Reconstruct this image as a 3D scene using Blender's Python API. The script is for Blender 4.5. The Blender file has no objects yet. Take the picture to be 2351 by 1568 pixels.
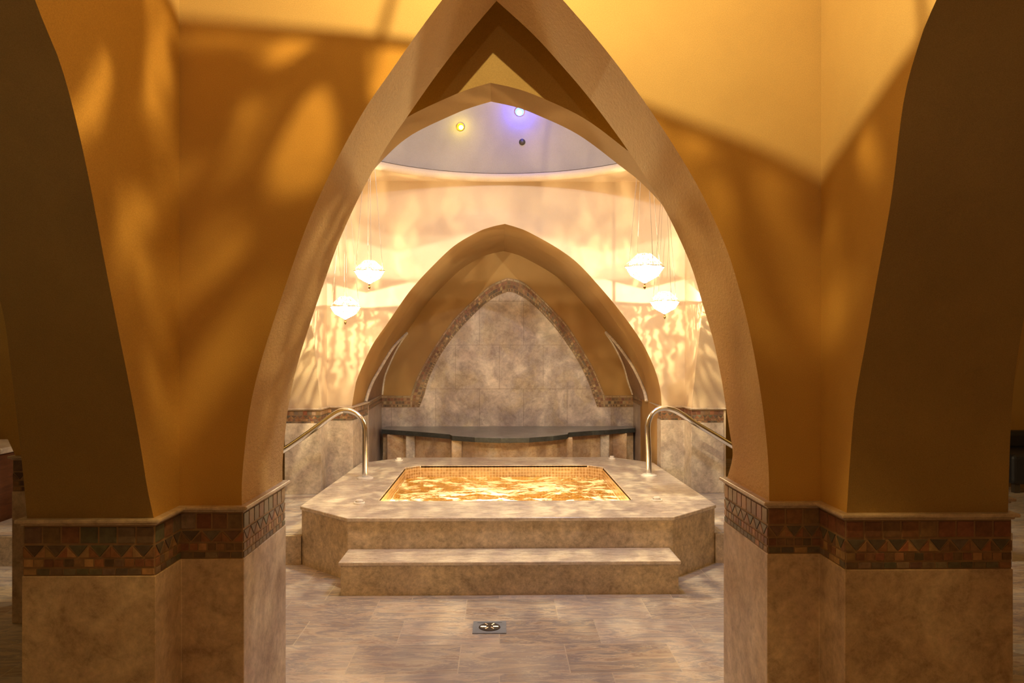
import bpy, bmesh, math, random
from mathutils import Vector
random.seed(7)
SC = bpy.context.scene
COL = SC.collection

# ------------------------------------------------------------------ camera model
F = 1750.0; CX = 1175.5; CY = 784.0; HOR = 808.0; CAMZ = 1.3075; YAW = math.radians(0.95)
SN, CS = math.sin(YAW), math.cos(YAW)
def WX(px, Y):                       # world x of image column px on the plane y = Y
    a = (px - CX) / F                # right / forward ratio
    # point = t*(fwd + a*right); fwd=(SN,CS) right=(CS,-SN)
    t = Y / (CS - a * SN)
    return t * (SN + a * CS), t
def W(px, py, Y):
    x, t = WX(px, Y)
    return x, CAMZ - (py - HOR) / F * t
def WY(px, py, X):                   # intersect plane x = X -> (Y, z)
    a = (px - CX) / F
    t = X / (SN + a * CS)
    return t * (CS - a * SN), CAMZ - (py - HOR) / F * t
cam = bpy.data.cameras.new('camera'); camo = bpy.data.objects.new('camera', cam); COL.objects.link(camo)
camo.location = (0, 0, CAMZ); camo.rotation_euler = (math.pi / 2, 0, -YAW)
cam.sensor_width = 36; cam.lens = 36 * F / 2351; cam.shift_y = (HOR - CY) / 2351; cam.clip_start = .02
SC.camera = camo

# ------------------------------------------------------------------ materials
class N:
    def __init__(s, name):
        s.m = bpy.data.materials.new(name); s.m.use_nodes = True
        s.t = s.m.node_tree; s.t.nodes.clear(); s.n = s.t.nodes; s.out = s.n.new('ShaderNodeOutputMaterial')
    def a(s, typ, **kw):
        nd = s.n.new('ShaderNode' + typ)
        for k, v in kw.items():
            if k[0] == '_': setattr(nd, k[1:], v)
            else:
                key = int(k[1:]) if (k[0] == 'i' and k[1:].isdigit()) else k.replace('__', ' ')
                s.set(nd, key, v)
        return nd
    def set(s, nd, key, v):
        if hasattr(v, 'is_linked') or isinstance(v, bpy.types.NodeSocket): s.t.links.new(v, nd.inputs[key])
        else: nd.inputs[key].default_value = v
    def co(s, scale=(1, 1, 1), rot=(0, 0, 0), kind='Object'):
        tc = s.n.new('ShaderNodeTexCoord'); mp = s.n.new('ShaderNodeMapping')
        s.t.links.new(tc.outputs[kind], mp.inputs['Vector']); mp.inputs['Scale'].default_value = scale; mp.inputs['Rotation'].default_value = rot
        return mp.outputs[0]
    def ramp(s, f, stops, interp='LINEAR'):
        r = s.n.new('ShaderNodeValToRGB'); s.t.links.new(f, r.inputs[0]); e = r.color_ramp.elements; r.color_ramp.interpolation = interp
        while len(e) < len(stops): e.new(.5)
        for i, (p, c) in enumerate(stops):
            e[i].position = p; e[i].color = (*c, 1) if len(c) == 3 else c
        return r.outputs[0]
    def noise(s, vec, scale, detail=4, rough=.55, dist=0):
        return s.a('TexNoise', Vector=vec, Scale=float(scale), Detail=float(detail), Roughness=float(rough), Distortion=float(dist)).outputs[0]
    def mix(s, f, a, b, mode='MIX'):
        m = s.n.new('ShaderNodeMix'); m.data_type = 'RGBA'; m.blend_type = mode
        s.set(m, 0, f)
        for k, v in ((6, a), (7, b)):
            if isinstance(v, tuple) and len(v) == 3: v = (*v, 1)
            s.set(m, k, v)
        return m.outputs[2]
    def bump(s, h, strength=.3, dist=.01, normal=None):
        b = s.a('Bump', Height=h, Strength=strength, Distance=dist)
        if normal is not None: s.t.links.new(normal, b.inputs['Normal'])
        return b.outputs[0]
    def bsdf(s, col, rough=.5, normal=None, metal=0, spec=.5, **kw):
        b = s.n.new('ShaderNodeBsdfPrincipled')
        s.set(b, 'Base Color', (*col, 1) if isinstance(col, tuple) and len(col) == 3 else col); s.set(b, 'Roughness', rough)
        b.inputs['Metallic'].default_value = metal; b.inputs['Specular IOR Level'].default_value = spec
        if normal is not None: s.t.links.new(normal, b.inputs['Normal'])
        for k, v in kw.items(): s.set(b, k.replace('__', ' '), v)
        return b.outputs[0]
    def done(s, surf):
        s.t.links.new(surf, s.out.inputs[0]); return s.m

def plaster(name, c1, c2, coarse=.0, fine=.25):
    n = N(name); v = n.co()
    base = n.ramp(n.noise(v, 1.6, 5, .6), [(.3, c1), (.7, c2)])
    h = n.noise(v, 260, 2, .6)
    nm = n.bump(h, fine, .002)
    if coarse:
        h2 = n.noise(n.co((1, .6, 1)), 75, 3, .65)
        nm = n.bump(h2, coarse, .008, nm)
    grain = n.ramp(n.noise(v, 420, 1, .5), [(.3, (.88, .88, .88)), (.7, (1.1, 1.1, 1.1))])
    return n.done(n.bsdf(n.mix(1., base, grain, 'MULTIPLY'), .85, nm, spec=.2))
M = {}
M['plaster'] = plaster('ochre_plaster', (.50, .31, .085), (.59, .375, .105))
M['plaster_rough'] = plaster('rough_ochre_plaster', (.58, .38, .16), (.66, .44, .19), coarse=.75)
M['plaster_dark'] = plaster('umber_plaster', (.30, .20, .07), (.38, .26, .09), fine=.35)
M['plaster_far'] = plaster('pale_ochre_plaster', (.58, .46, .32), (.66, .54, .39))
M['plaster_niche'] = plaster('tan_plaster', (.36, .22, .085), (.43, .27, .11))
M['dome'] = plaster('grey_dome_plaster', (.30, .27, .235), (.35, .315, .28), fine=.1)
M['lip'] = plaster('cream_lip_plaster', (.62, .50, .34), (.70, .58, .42))

def stone(name, cols, scale=2.2, streak=(1, 1, 1), rough=.4, grain=.12, rot=(0,0,0)):
    n = N(name); v = n.co(streak, rot)
    f = n.noise(v, scale, 7, .62, .9)
    k = len(cols); base = n.ramp(f, [(.28 + .44 * i / (k - 1), c) for i, c in enumerate(cols)])
    f2 = n.noise(n.co(), 38, 5, .7)
    base = n.mix(1., base, n.ramp(f2, [(.3, (1 - grain,) * 3), (.7, (1 + grain,) * 3)]), 'MULTIPLY')
    f3 = n.noise(n.co(streak), scale * 3.2, 5, .7, .5)
    base = n.mix(1., base, n.ramp(f3, [(.32, (.74, .72, .70)), (.5, (1, 1, 1)), (.68, (1.18, 1.17, 1.15))]), 'MULTIPLY')
    vein = n.noise(v, scale * 2.3, 5, .7, 2.5)
    vr = n.ramp(vein, [(.47, (0, 0, 0)), (.5, (1, 1, 1)), (.53, (0, 0, 0))])
    base = n.mix(n.a('Math', _operation='MULTIPLY', i0=vr, i1=.25).outputs[0], base, tuple(min(1, c * 1.45) for c in cols[-1]))
    return n, base, rough
def stone_mat(*a, **k):
    n, base, rough = stone(*a, **k)
    return n.done(n.bsdf(base, rough, n.bump(n.noise(n.co(), 30, 3), .05, .004)))
M['marble_near'] = stone_mat('brown_marble_panel', [(.34, .25, .19), (.46, .36, .27), (.56, .46, .36), (.50, .37, .32)], 5.0, grain=.2)
M['marble_far'] = stone_mat('cream_marble_panel', [(.40, .34, .28), (.52, .45, .38), (.60, .54, .47)], 6.0, grain=.2)
M['tub_side'] = stone_mat('beige_travertine', [(.34, .27, .18), (.52, .44, .31), (.64, .55, .41)], 4.5, grain=.3)
M['tub_top'] = stone_mat('pale_travertine', [(.50, .44, .37), (.70, .64, .55), (.60, .53, .45), (.80, .74, .66)], 3.6, (.8, 3.2, 1), rough=.25, grain=.15)
M['niche_stone'] = stone_mat('grey_pink_marble', [(.28, .21, .17), (.38, .30, .25), (.34, .28, .26), (.46, .38, .34), (.42, .33, .32)], 2.6, rough=.35)
M['slab'] = stone_mat('blue_black_granite', [(.11, .12, .14), (.17, .18, .20), (.26, .26, .29)], 7, rough=.3, grain=.3)
M['slab_edge'] = stone_mat('chipped_granite', [(.02, .025, .025), (.05, .055, .055)], 30, rough=.5, grain=.3)
M['cap'] = stone_mat('pale_stone_trim', [(.42, .34, .27), (.56, .48, .40)], 9, rough=.35)
M['edging'] = stone_mat('white_stone_edging', [(.60, .54, .46), (.74, .68, .60)], 9, rough=.4)
M['panel_brown'] = stone_mat('brown_rose_stone', [(.20, .12, .08), (.30, .19, .13)], 5)
M['pedestal'] = stone_mat('bench_travertine', [(.38, .22, .12), (.52, .36, .22), (.60, .50, .40)], 4.0)

def grid_mask(n, ax, sx, sy, gw, rot=(0,0,0), off=.5, kind='Object', mortar_soft=.1):
    br = n.n.new('ShaderNodeTexBrick'); n.t.links.new(n.co(ax, rot, kind), br.inputs['Vector'])
    br.inputs['Scale'].default_value = 1; br.inputs['Brick Width'].default_value = sx; br.inputs['Row Height'].default_value = sy
    br.inputs['Mortar Size'].default_value = gw; br.inputs['Mortar Smooth'].default_value = mortar_soft; br.offset = off
    br.inputs['Color1'].default_value = (0, 0, 0, 1); br.inputs['Color2'].default_value = (1, 1, 1, 1); br.inputs['Mortar'].default_value = (.5, .5, .5, 1)
    return br
def floor_mat():
    n = N('travertine_floor')
    cols = [(.27, .21, .17), (.54, .46, .38), (.38, .37, .39), (.68, .59, .49), (.42, .34, .30), (.80, .73, .64)]
    br = grid_mask(n, (1, 1, 1), .46, .31, .0025, off=.37)
    # each slab shifts the streaks a little
    add = n.a('VectorMath', _operation='ADD', i0=n.co((1.2, 4.6, 1), (0, 0, .03)), i1=n.a('VectorMath', _operation='SCALE', i0=br.outputs['Color'], Scale=3.).outputs[0])
    f = n.noise(add.outputs[0], 2.6, 9, .70, 1.4)
    base = n.ramp(f, [(.28 + .44 * i / 5, c) for i, c in enumerate(cols)])
    st = n.ramp(n.noise(n.co((1., 5.5, 1), (0, 0, -.04)), 3.4, 6, .6, 1.0), [(.485, (0, 0, 0)), (.5, (.55,) * 3), (.515, (0, 0, 0))])
    base = n.mix(st, base, (.86, .80, .72))
    big = n.noise(n.co((1, 1.6, 1)), 1.1, 3)
    base = n.mix(n.ramp(big, [(.35, (.45,) * 3), (.6, (0, 0, 0))]), base, (.40, .38, .40))
    tone = n.mix(.35, base, br.outputs['Color'], 'SOFT_LIGHT')
    col = n.mix(n.a('Math', _operation='MULTIPLY', i0=br.outputs['Fac'], i1=.42).outputs[0], tone, (.72, .66, .56))
    rg = n.ramp(n.noise(n.co((1, 2.5, 1)), 5, 4), [(.3, (.08,) * 3), (.7, (.20,) * 3)])
    nm = n.bump(n.noise(n.co((1, 3, 1)), 9, 4), .15, .006, n.bump(br.outputs['Fac'], -.25, .002))
    return n.done(n.bsdf(col, rg, nm))
M['floor'] = floor_mat()
def basin_mat():
    n = N('gold_mosaic'); 
    br = grid_mask(n, (1, 1, 1), .026, .026, .0022, kind='UV', off=0)
    c = n.ramp(n.noise(n.co((38,) * 3, kind='Object'), 1, 0), [(.3, (.34, .20, .08)), (.5, (.46, .29, .13)), (.7, (.54, .38, .22))], 'CONSTANT')
    col = n.mix(br.outputs['Fac'], c, (.66, .52, .34))
    return n.done(n.bsdf(col, .25, n.bump(br.outputs['Fac'], -.3, .002)))
M['basin'] = basin_mat()
def metal(name, col, rough):
    n = N(name); return n.done(n.bsdf(col, n.ramp(n.noise(n.co(), 20, 3), [(.3, (rough,) * 3), (.7, (rough * 1.6,) * 3)]), metal=1))
M['chrome'] = metal('polished_steel', (.86, .88, .92), .10)
M['brass'] = metal('aged_brass', (.45, .30, .12), .35)
M['wire'] = metal('dull_wire', (.42, .36, .28), .45)

def attr_tiles():
    n = N('glazed_tiles'); at = n.a('Attribute', _attribute_name='tilecol')
    g = n.ramp(n.noise(n.co(), 60, 4), [(.3, (.75,) * 3), (.7, (1.2,) * 3)])
    return n.done(n.bsdf(n.mix(1., at.outputs['Color'], g, 'MULTIPLY'), .35))
M['tiles'] = attr_tiles()
def plain(name, col, rough=.5, **k):
    n = N(name); g = n.ramp(n.noise(n.co(), 25, 3), [(.3, tuple(c * .88 for c in col)), (.7, tuple(c * 1.1 for c in col))])
    return n.done(n.bsdf(g, rough, **k))
M['grout'] = plain('tile_grout', (.30, .20, .12), .8)
M['white'] = plain('white_plastic', (.88, .86, .80), .35)
M['drain'] = plain('drain_steel', (.26, .31, .38), .4)
M['black'] = plain('black_upholstery', (.012, .014, .02), .5)
M['wood'] = stone_mat('dark_wood', [(.06, .02, .008), (.14, .05, .02)], 3, (1, 1, 8), rough=.4)
M['dark'] = plain('dark_iron', (.05, .04, .03), .5)
def emit(name, col, s):
    n = N(name); return n.done(n.a('Emission', Color=(*col, 1), Strength=float(s)).outputs[0])
def lit_clear(name, col, s):
    n = N(name); return n.done(n.a('AddShader', i0=n.a('Emission', Color=(*col, 1), Strength=float(s)).outputs[0], i1=n.a('BsdfTransparent').outputs[0]).outputs[0])
M['bulb'] = lit_clear('lit_bulb', (1, .78, .48), 120)
M['bulb_blue'] = emit('lit_blue_glass', (.04, .08, 1), 14)
M['bulb_blue_core'] = emit('lit_blue_core', (.25, .75, 1), 9)
M['bulb_yellow'] = emit('lit_yellow_glass', (1, .80, .01), 3)
M['bulb_yellow_core'] = emit('lit_yellow_core', (1, .95, .3), 10)
M['underwater_lamp'] = emit('lit_pool_lens', (1, .8, .4), 60)
def glass_shade(name, wave, blob, lo, hi, tint, trans, dist=4., feather=.5, tl=.6, veil=.1):
    # patterned cast glass: clear leaf shaped patches crossed by thick ribs
    n = N(name); v = n.co()
    wv = n.a('TexWave', Vector=v, Scale=float(wave), Distortion=float(dist), Detail=2., i4=float(blob) * .12)
    b = n.noise(v, blob, 1.5, .5, 1.2)
    leaf = n.ramp(b, [(lo, (0, 0, 0)), (hi, (1, 1, 1))])
    ribs = n.ramp(wv.outputs['Fac'], [(.25, (1 - feather,) * 3), (.7, (1, 1, 1))])
    fac = n.mix(1., leaf, ribs, 'MULTIPLY')
    fac = n.a('MapRange', Value=fac, i3=float(veil), i4=1.).outputs[0]
    tr = n.a('BsdfTransparent', Color=(*trans, 1)).outputs[0]
    tlu = n.a('BsdfTranslucent', Color=(*tint, 1)).outputs[0]
    dk = n.a('BsdfDiffuse', Color=(.03, .025, .02, 1)).outputs[0]
    body = n.a('MixShader', Fac=tl, i1=dk, i2=tlu).outputs[0]
    return n.done(n.a('MixShader', Fac=fac, i1=body, i2=tr).outputs[0])
M['glass_far'] = glass_shade('ribbed_lantern_glass', 42, 42, .43, .54, (.16, .13, .09), (1, .88, .66), dist=5, feather=.92, tl=.8, veil=.05)
M['glass_near'] = glass_shade('leaf_lantern_glass', 17, 27, .49, .56, (.10, .07, .03), (1, .74, .36), dist=4, feather=.6, tl=.25, veil=.05)
M['glass_dim'] = glass_shade('smoked_bowl_glass', 9, 16, .56, .75, (.08, .05, .025), (.6, .42, .18), dist=4, feather=.5, tl=.25, veil=.05)
M['glass_lid'] = glass_shade('smoked_lid_glass', 24, 30, .48, .60, (.12, .09, .06), (.85, .7, .5), dist=6, feather=.6, tl=.3, veil=.10)
def water_mat():
    n = N('bubbling_water'); v = n.co((1.0, 1.7, 1))
    f = n.noise(v, 2.6, 6, .6, 2.6)
    fine = n.noise(v, 13, 6, .75, 2.)
    s = n.a('Math', _operation='ADD', i0=f, i1=n.a('Math', _operation='MULTIPLY', i0=fine, i1=.30).outputs[0]).outputs[0]
    s = n.a('Math', _operation='SUBTRACT', i0=s, i1=.03).outputs[0]
    for jx, jy, rr, k in ((-.20, 5.0, .50, .15), (.33, 5.0, .50, .15), (-.18, 5.75, .34, .11), (.36, 5.8, .34, .11)):  # extra foam; front two patches paint the bright spots over the underwater lamps
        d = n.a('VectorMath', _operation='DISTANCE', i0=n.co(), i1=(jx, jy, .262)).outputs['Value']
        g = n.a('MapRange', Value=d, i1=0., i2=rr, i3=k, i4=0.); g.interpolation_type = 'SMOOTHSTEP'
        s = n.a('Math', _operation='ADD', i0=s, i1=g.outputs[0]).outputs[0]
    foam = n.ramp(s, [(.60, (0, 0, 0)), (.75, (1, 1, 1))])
    nm = n.bump(n.noise(v, 14, 4, .6, .5), .5, .02)
    clear = n.a('MixShader', Fac=.4, i1=n.a('BsdfTransparent', Color=(.30, .20, .06, 1)).outputs[0], i2=n.a('BsdfTranslucent', Color=(.14, .085, .015, 1), Normal=nm).outputs[0]).outputs[0]
    clear = n.a('MixShader', Fac=n.a('Fresnel', IOR=1.33, Normal=nm).outputs[0], i1=clear, i2=n.a('BsdfGlossy', Color=(1, 1, 1, 1), Roughness=.06, Normal=nm).outputs[0]).outputs[0]
    fm = n.a('MixShader', Fac=.55, i1=n.a('BsdfDiffuse', Color=(.85, .80, .66, 1), Normal=nm).outputs[0], i2=n.a('BsdfTranslucent', Color=(1, .94, .74, 1), Normal=nm).outputs[0]).outputs[0]
    return n.done(n.a('MixShader', Fac=foam, i1=clear, i2=fm).outputs[0])
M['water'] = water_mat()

# ------------------------------------------------------------------ mesh helpers
def mk(name, verts, faces, mat, parent=None, smooth=False, loc=(0, 0, 0), kind=None, mats=None, midx=None, recalc=True):
    me = bpy.data.meshes.new(name); me.from_pydata([tuple(v) for v in verts], [], faces); me.validate()
    if recalc:
        bm = bmesh.new(); bm.from_mesh(me); bmesh.ops.remove_doubles(bm, verts=bm.verts, dist=1e-6); bmesh.ops.recalc_face_normals(bm, faces=bm.faces); bm.to_mesh(me); bm.free()
    for m in (mats or [mat]): me.materials.append(m)
    if midx:
        for p, i in zip(me.polygons, midx): p.material_index = i
    if smooth:
        for p in me.polygons: p.use_smooth = True
    o = bpy.data.objects.new(name, me); COL.objects.link(o); o.location = loc
    if parent: o.parent = parent
    if kind: o['kind'] = kind
    return o
def smooth_angle(o, deg=35):
    for p in o.data.polygons: p.use_smooth = True
    o.data.set_sharp_from_angle(angle=math.radians(deg))
def bevel(o, w, seg=2):
    b = o.modifiers.new('bevel', 'BEVEL'); b.width = w; b.segments = seg; b.limit_method = 'ANGLE'; b.angle_limit = .6
def thing(name, label, cat, loc=(0, 0, 0), group=None, rz=0):
    o = bpy.data.objects.new(name, None); COL.objects.link(o); o.location = loc; o.rotation_euler.z = rz; o.empty_display_size = .1
    o['label'] = label; o['category'] = cat
    if group: o['group'] = group
    return o
def tag(o, label, cat, group=None):
    o['label'] = label; o['category'] = cat
    if group: o['group'] = group
    return o
def box(x0, x1, y0, y1, z0, z1):
    v = [(x, y, z) for z in (z0, z1) for y in (y0, y1) for x in (x0, x1)]
    return v, [(0, 2, 3, 1), (4, 5, 7, 6), (0, 1, 5, 4), (2, 6, 7, 3), (0, 4, 6, 2), (1, 3, 7, 5)]
def boxes(bl):
    V, Fc = [], []
    for b in bl:
        v, f = box(*b); k = len(V); V += v; Fc += [tuple(i + k for i in q) for q in f]
    return V, Fc
def prism(poly, z0, z1):
    n = len(poly); V = [(x, y, z0) for x, y in poly] + [(x, y, z1) for x, y in poly]
    return V, [tuple(range(n))[::-1], tuple(range(n, 2 * n))] + [(i, (i + 1) % n, n + (i + 1) % n, n + i) for i in range(n)]
def area2(p): return sum(p[i][0] * p[(i + 1) % len(p)][1] - p[(i + 1) % len(p)][0] * p[i][1] for i in range(len(p)))
def offset_poly(p, d):
    if area2(p) < 0: p = p[::-1]
    n = len(p); out = []
    for i in range(n):
        a, b, c = Vector(p[i - 1]), Vector(p[i]), Vector(p[(i + 1) % n])
        e1 = (b - a).normalized(); e2 = (c - b).normalized()
        n1 = Vector((e1.y, -e1.x)); n2 = Vector((e2.y, -e2.x))
        m = (n1 + n2); m = m / (1 + n1.dot(n2)); out.append(tuple(b + m * d))
    return out
def tube(path, r, seg=12, cap=True):
    V, Fc = [], []; P = [Vector(p) for p in path]; up = None
    for i, p in enumerate(P):
        t = (P[min(i + 1, len(P) - 1)] - P[max(i - 1, 0)]).normalized()
        if up is None: up = t.orthogonal().normalized()
        up = (up - t * up.dot(t)).normalized(); s = t.cross(up)
        for k in range(seg):
            a = 2 * math.pi * k / seg; V.append(p + (up * math.cos(a) + s * math.sin(a)) * r)
    for i in range(len(P) - 1):
        for k in range(seg):
            Fc.append((i * seg + k, i * seg + (k + 1) % seg, (i + 1) * seg + (k + 1) % seg, (i + 1) * seg + k))
    if cap: Fc += [tuple(range(seg))[::-1], tuple(range((len(P) - 1) * seg, len(P) * seg))]
    return V, Fc
def lathe(prof, seg=24, c=(0, 0, 0), close=False):
    V, Fc = [], []; n = len(prof)
    for k in range(seg):
        a = 2 * math.pi * k / seg
        for r, z in prof: V.append((c[0] + r * math.cos(a), c[1] + r * math.sin(a), c[2] + z))
    for k in range(seg):
        for i in range(n - 1):
            a, b = k * n + i, ((k + 1) % seg) * n + i; Fc.append((a, b, b + 1, a + 1))
    return V, Fc
def join(*parts):
    V, Fc = [], []
    for v, f in parts:
        k = len(V); V += list(v); Fc += [tuple(i + k for i in q) for q in f]
    return V, Fc
def spline(pts, sub=6):
    out = []; n = len(pts)
    for i in range(n - 1):
        p0 = Vector(pts[i - 1]) if i else 2 * Vector(pts[0]) - Vector(pts[1]); p1 = Vector(pts[i]); p2 = Vector(pts[i + 1])
        p3 = Vector(pts[i + 2]) if i + 2 < n else 2 * p2 - p1
        for k in range(sub):
            t = k / sub; out.append(tuple(.5 * ((2 * p1) + (p2 - p0) * t + (2 * p0 - 5 * p1 + 4 * p2 - p3) * t * t + (3 * p1 - p0 - 3 * p2 + p3) * t ** 3)))
    out.append(tuple(pts[-1])); return out

def arch_wall(name, left, right, u0, u1, a0, a1, z0, zt, mapf, mats, left2=None, right2=None, sub=6, full_back=True):
    """wall slab with a pointed opening; left/right go from the springing up to the apex.  mats = (face, soffit)"""
    left2 = left2 or left; right2 = right2 or right
    L1, R1, L2, R2 = (spline(q, sub) for q in (left, right, left2, right2))
    def equal(p, m):
        d = [0]
        for a, b in zip(p, p[1:]): d.append(d[-1] + math.dist(a, b))
        out = []
        for i in range(m):
            t = d[-1] * i / (m - 1); j = 0
            while j < len(d) - 2 and d[j + 1] < t: j += 1
            f = (t - d[j]) / max(1e-9, d[j + 1] - d[j]); out.append((p[j][0] * (1 - f) + p[j + 1][0] * f, p[j][1] * (1 - f) + p[j + 1][1] * f))
        return out
    if len(L1) != len(L2): L1, L2 = equal(L1, 60), equal(L2, 60)
    if len(R1) != len(R2): R1, R2 = equal(R1, 60), equal(R2, 60)
    V, Fc, MI = [], [], []
    def quad(p, m=0):
        k = len(V); V.extend(p); Fc.append(tuple(range(k, k + len(p)))); MI.append(m)
    for (L, R, a) in ((L1, R1, a0), (L2, R2, a1)):
        for side, ub in ((L, u0), (R, u1)):
            s = [(side[0][0], z0)] + side
            for i in range(len(s) - 1):
                quad([mapf(ub, a, s[i][1]), mapf(s[i][0], a, s[i][1]), mapf(s[i + 1][0], a, s[i + 1][1]), mapf(ub, a, s[i + 1][1])])
            quad([mapf(ub, a, s[-1][1]), mapf(s[-1][0], a, s[-1][1]), mapf(s[-1][0], a, zt), mapf(ub, a, zt)])
    for s1, s2 in ((L1, L2), (R1, R2)):
        s1 = [(s1[0][0], z0)] + s1; s2 = [(s2[0][0], z0)] + s2
        for i in range(len(s1) - 1):
            for k in range(3):
                def lp(j, t): return mapf(s1[j][0] * (1 - t) + s2[j][0] * t, a0 * (1 - t) + a1 * t, s1[j][1] * (1 - t) + s2[j][1] * t)
                quad([lp(i, k / 3), lp(i, (k + 1) / 3), lp(i + 1, (k + 1) / 3), lp(i + 1, k / 3)], 1)
    quad([mapf(u0, a0, z0), mapf(u0, a1, z0), mapf(u0, a1, zt), mapf(u0, a0, zt)]); quad([mapf(u1, a0, z0), mapf(u1, a1, z0), mapf(u1, a1, zt), mapf(u1, a0, zt)])
    quad([mapf(u0, a0, zt), mapf(u1, a0, zt), mapf(u1, a1, zt), mapf(u0, a1, zt)])
    me = bpy.data.meshes.new(name); me.from_pydata([tuple(v) for v in V], [], Fc)
    for m in mats: me.materials.append(m)
    for p, i in zip(me.polygons, MI): p.material_index = i
    bm = bmesh.new(); bm.from_mesh(me); bmesh.ops.remove_doubles(bm, verts=bm.verts, dist=1e-5); bmesh.ops.recalc_face_normals(bm, faces=bm.faces); bm.to_mesh(me); bm.free()
    for p in me.polygons: p.use_smooth = True
    me.set_sharp_from_angle(angle=math.radians(24))
    o = bpy.data.objects.new(name, me); COL.objects.link(o); o['kind'] = 'structure'; return o
MY = lambda u, a, z: (u, a, z)       # wall facing the camera: u = x, a = y
MX = lambda u, a, z: (a, u, z)       # wall along the view: u = y, a = x

# ------------------------------------------------------------------ measured planes
YC = 2.5; YD = 2.9675; YA = 2.315                       # near wall front / back, near side-arch jamb
XBL = WX(412, YC)[0]; XBR = WX(1885, YC)[0]             # near room side walls
XDL = WX(555, YC)[0]; XDR = WX(1766, YC)[0]
XOL = WX(62, YA)[0]; XOR = WX(2314, YA)[0]              # outer ends of the side-arch jambs
CAP = .8075; ZC = 4.5
PL = .1825; FA = 6.06; FC = 6.30; FD = 6.86; NB = 8.0   # raised floor, far pier planes, niche back
FCAP = .861

# ------------------------------------------------------------------ near front wall (arch nearest the camera)
def px_profile(pts, Y, base=None):
    out = [W(x, y, Y) for x, y in pts]
    if base is not None: out = [base] + out
    return out
UP_L = [(741, 657), (775, 562), (812, 478), (850, 403), (890, 333), (935, 268), (985, 196), (1040, 122), (1092, 58), (1140, 2)]
UP_R = [(1615, 704), (1590, 620), (1560, 548), (1526, 480), (1484, 410), (1440, 343), (1400, 287), (1352, 224), (1298, 160), (1225, 80), (1140, 2)]
def to_front(p): k = YD / YC; return (1145 + (p[0] - 1145) * k, HOR + (p[1] - HOR) * k)
aL = px_profile([(649, 1060), (654, 1000), (661, 940), (672, 880), (690, 812), (713, 740)] + UP_L, YD, (XDL, CAP))
aLf = aL
aR = px_profile([(1682, 1045), (1675, 990), (1666, 930), (1655, 862), (1638, 782)] + UP_R, YD, (XDR, CAP))
fR = [(1765, 1085), (1760, 1015), (1752, 942), (1741, 868), (1726, 785)] + [to_front(p) for p in UP_R]
aRf = px_profile(fR, YC, (XDR, CAP)); aRf[-1] = aR[-1]
arch_wall('wall_front', aL, aRf, XBL - .42, XBR + .52, YC, YD, 0, ZC, MY, (M['plaster'], M['plaster_rough']), aL, aR)
# soften the base: jamb is vertical below the cap
# ------------------------------------------------------------------ near side walls with their arches
def side_profile(pts, X):
    return [WY(x, y, X) for x, y in pts]
sl = side_profile([(338, 1120), (322, 1020), (300, 900), (272, 760), (240, 600), (210, 440), (180, 300), (140, 150), (80, 0)], XBL)
sl = [(YA, CAP)] + sl + [(1.45, 2.42), (1.05, 2.62), (.72, 2.74)]
sl2 = [(YA, CAP)] + side_profile([(50, 1060), (23, 830), (0, 690)], XOL) + [(2.02, 1.8), (1.78, 2.12), (1.42, 2.44), (1.05, 2.63), (.72, 2.74)]
sr = [(YA, CAP)] + side_profile([(1950, 1080), (1960, 950), (1972, 870), (1985, 800), (2010, 660), (2032, 540), (2050, 430), (2075, 230), (2110, 100), (2150, 0)], XBR) + [(1.52, 2.40), (1.1, 2.62), (.72, 2.74)]
sr2 = [(YA, CAP)] + [(2.30, 1.1), (2.27, 1.3), (2.2, 1.55), (2.1, 1.8), (1.95, 2.05), (1.7, 2.3), (1.4, 2.5), (1.1, 2.64), (.72, 2.74)]
def mirror(p, c=.72): return [(2 * c - u, z) for u, z in p]
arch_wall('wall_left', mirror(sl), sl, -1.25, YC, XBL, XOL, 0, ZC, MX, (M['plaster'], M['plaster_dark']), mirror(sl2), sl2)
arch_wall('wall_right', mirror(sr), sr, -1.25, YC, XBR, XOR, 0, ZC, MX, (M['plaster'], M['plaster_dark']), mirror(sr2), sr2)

# ------------------------------------------------------------------ second arch wall (lower apex), behind
Y3, Y4 = 3.32, 3.57
rR = px_profile([(1745, 1000), (1722, 900), (1682, 720), (1625, 570), (1567, 470), (1505, 398), (1440, 345), (1340, 271), (1235, 221), (1180, 202), (1126, 190)], Y3)
rL = px_profile([(560, 1000), (585, 900), (630, 730), (690, 590), (745, 490), (800, 405), (862, 330), (930, 272), (1035, 221), (1082, 203), (1126, 190)], Y3)
arch_wall('wall_front', [(rL[0][0], .8)] + rL, [(rR[0][0], .8)] + rR, -1.75, 1.9, Y3, Y4, 0, ZC, MY, (M['plaster'], M['plaster_niche']))

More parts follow.
